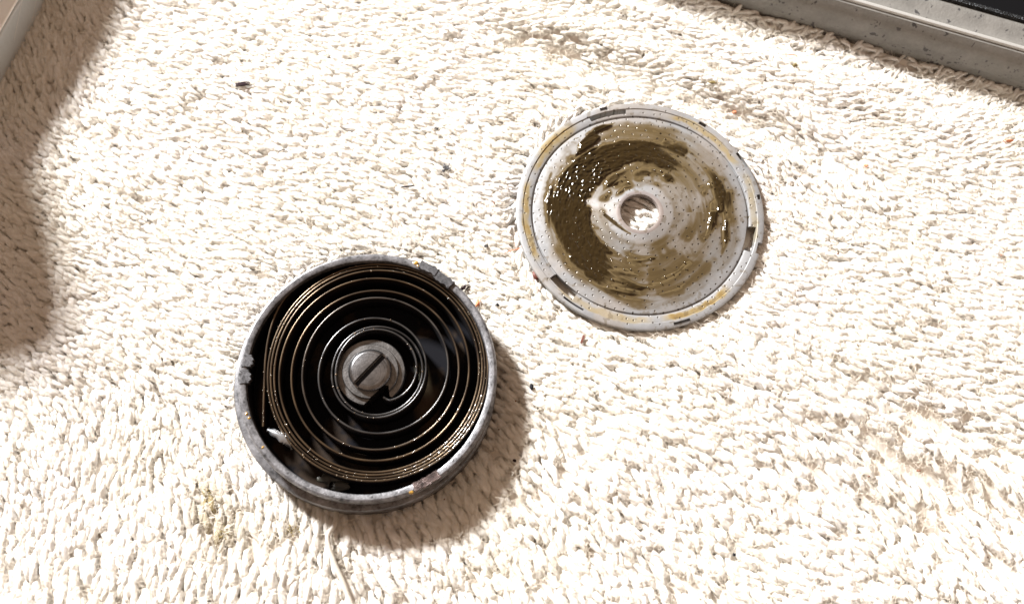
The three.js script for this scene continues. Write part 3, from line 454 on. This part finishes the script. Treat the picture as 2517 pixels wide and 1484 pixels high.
crumb('flake', 1142, 707, lump(0.42, 1.4, 0.6, 0.7, 301, 0.8, 2), dark, 'dark brown flake at the barrel\'s upper right edge beside the lug', 'flake', 0.4);
crumb('flake', 1174, 744, lump(0.38, 0.8, 0.6, 1.5, 302, 0.7, 2), orange, 'orange flake right of the spring barrel\'s lug', 'flake', -0.5);
crumb('grain', 1222, 749, lump(0.3, 1, 0.8, 0.8, 303, 0.6, 2), black, 'black grain between the orange flake and the barrel cover', 'grain');
crumb('grain', 1195, 605, lump(0.26, 1, 0.8, 1, 304, 0.5, 2), black, 'tiny black grain left of the red fibre', 'grain');
crumb('grain', 1306, 951, lump(0.36, 0.8, 0.8, 1.1, 305, 0.4, 2), black, 'black grain at the edge of the barrel\'s shadow, right of the barrel', 'grain');
crumb('flake', 1318, 677, lump(0.6, 0.7, 0.5, 1.1, 306, 0.6, 2), rust, 'reddish brown flake tucked at the lower left edge of the barrel cover', 'flake', 0.5, 0.6);
crumb('splinter', 1432, 834, chip(1.3, 0.4, 0.3, 7), rust, 'reddish splinter on the towel below the barrel cover', 'splinter', 1.2);
crumb('grain', 1264, 1132, lump(0.24, 0.9, 0.8, 1, 307, 0.5, 2), dark, 'tiny dark grain inside the barrel\'s shadow at its lower right', 'grain');
strand('fibre', [[1929, 132], [1943, 134], [1957, 135], [1958, 140]], 0.08, orange, 'orange hooked fibre near the tray at the upper right', 'fibre', 0.55);
crumb('grain', 1955, 160, lump(0.36, 1.1, 0.7, 0.8, 308, 0.6, 2), olive, 'olive grain just below the orange hooked fibre', 'grain');
crumb('flake', 1754, 203, lump(0.42, 1.6, 0.5, 0.6, 309, 0.5, 2), olive, 'olive flat flake above the top right of the barrel cover', 'flake', -0.2);
crumb('flake', 1806, 276, lump(0.34, 0.9, 0.6, 0.8, 310, 0.7, 2), orange, 'pinkish orange flake at the upper right of the barrel cover', 'flake');
crumb('flake', 2478, 346, lump(0.42, 1.8, 0.5, 0.6, 311, 0.6, 2), orange, 'orange flake near the right edge of the picture', 'flake', 0.05);
crumb('flake', 2130, 407, lump(0.3, 1, 0.6, 0.8, 312, 0.7, 2), orange, 'small orange flake on the open towel right of the barrel cover', 'flake');
strand('hair', [[1862, 405], [1872, 418], [1880, 438]], 0.06, black, 'short dark hair at the right edge of the barrel cover', 'hair', 0.9);
crumb('grain', 1805, 1363, lump(0.22, 1, 0.8, 1, 313, 0.4, 2), black, 'black grain on the open towel near the bottom right', 'grain');
{ // clotted grease crumbs in the two stains
  for (const [x, y, s, label] of [[505, 1215, 1, 'larger olive grease clot in the towel at the lower left'], [548, 1310, 0.8, 'olive grease clot below the larger one, left of the barrel'], [718, 1296, 0.75, 'olive grease clot just below the spring barrel\'s lower left']]) {
    const gs = []; for (let i = 0; i < 34; i++) { const g = lump(rr(0.05, 0.13), 1.2, 0.8, 1, 400 + i + x, 0.6, 1); g.translate(rr(-1, 1) * s * rr(0.3, 1.5), rr(-0.4, 0.15), rr(-1, 1) * s * rr(0.3, 1.8)); gs.push(g); }
    crumb('grease_clot', x, y, mergeGeometries(gs), std(0.22, 0.17, 0.06, 0.45), label, 'grease', 0, 0.25);
  }
}
{ // dust, too fine to count
  const n = 330, o = shadows(new THREE.InstancedMesh(mm(lump(1, 1, 0.7, 1, 500, 0.5, 1)), std(1, 1, 1, 0.7), n)), M = new THREE.Matrix4(), Q = new THREE.Quaternion(); o.name = 'dust_specks'; o.userData.kind = 'stuff'; o.userData.label = 'fine dark dust specks scattered over the towel'; o.userData.category = 'dust';
  const tones = [[0.03, 0.025, 0.025], [0.09, 0.05, 0.03], [0.13, 0.1, 0.05], [0.2, 0.08, 0.04]];
  for (let i = 0; i < n; i++) { let x, z, b, l; do { x = rr(-80, 82); z = rr(-54, 43); b = Math.hypot(x - BAR.x, z - BAR.z); l = Math.hypot(x - LID.x, z - LID.z); } while (b < 20 || l < 20.6 || railSide(x, z) < 3 || (x < -58 && rnd() < 0.8)); const s = rr(0.05, 0.15) * (rnd() < 0.08 ? 1.5 : 1); Q.setFromEuler(new THREE.Euler(rr(0, 3), rr(0, 3), rr(0, 3))); M.compose(new THREE.Vector3(x * MM, (towelY(x, z) + rr(-0.15, 0.15)) * MM, z * MM), Q, new THREE.Vector3(s * rr(0.7, 1.8), s, s)); o.setMatrixAt(i, M); o.setColorAt(i, new THREE.Color().setRGB(...tones[Math.floor(rnd() * 4)])); }
  scene.add(o);
}
renderer.render(scene, camera);
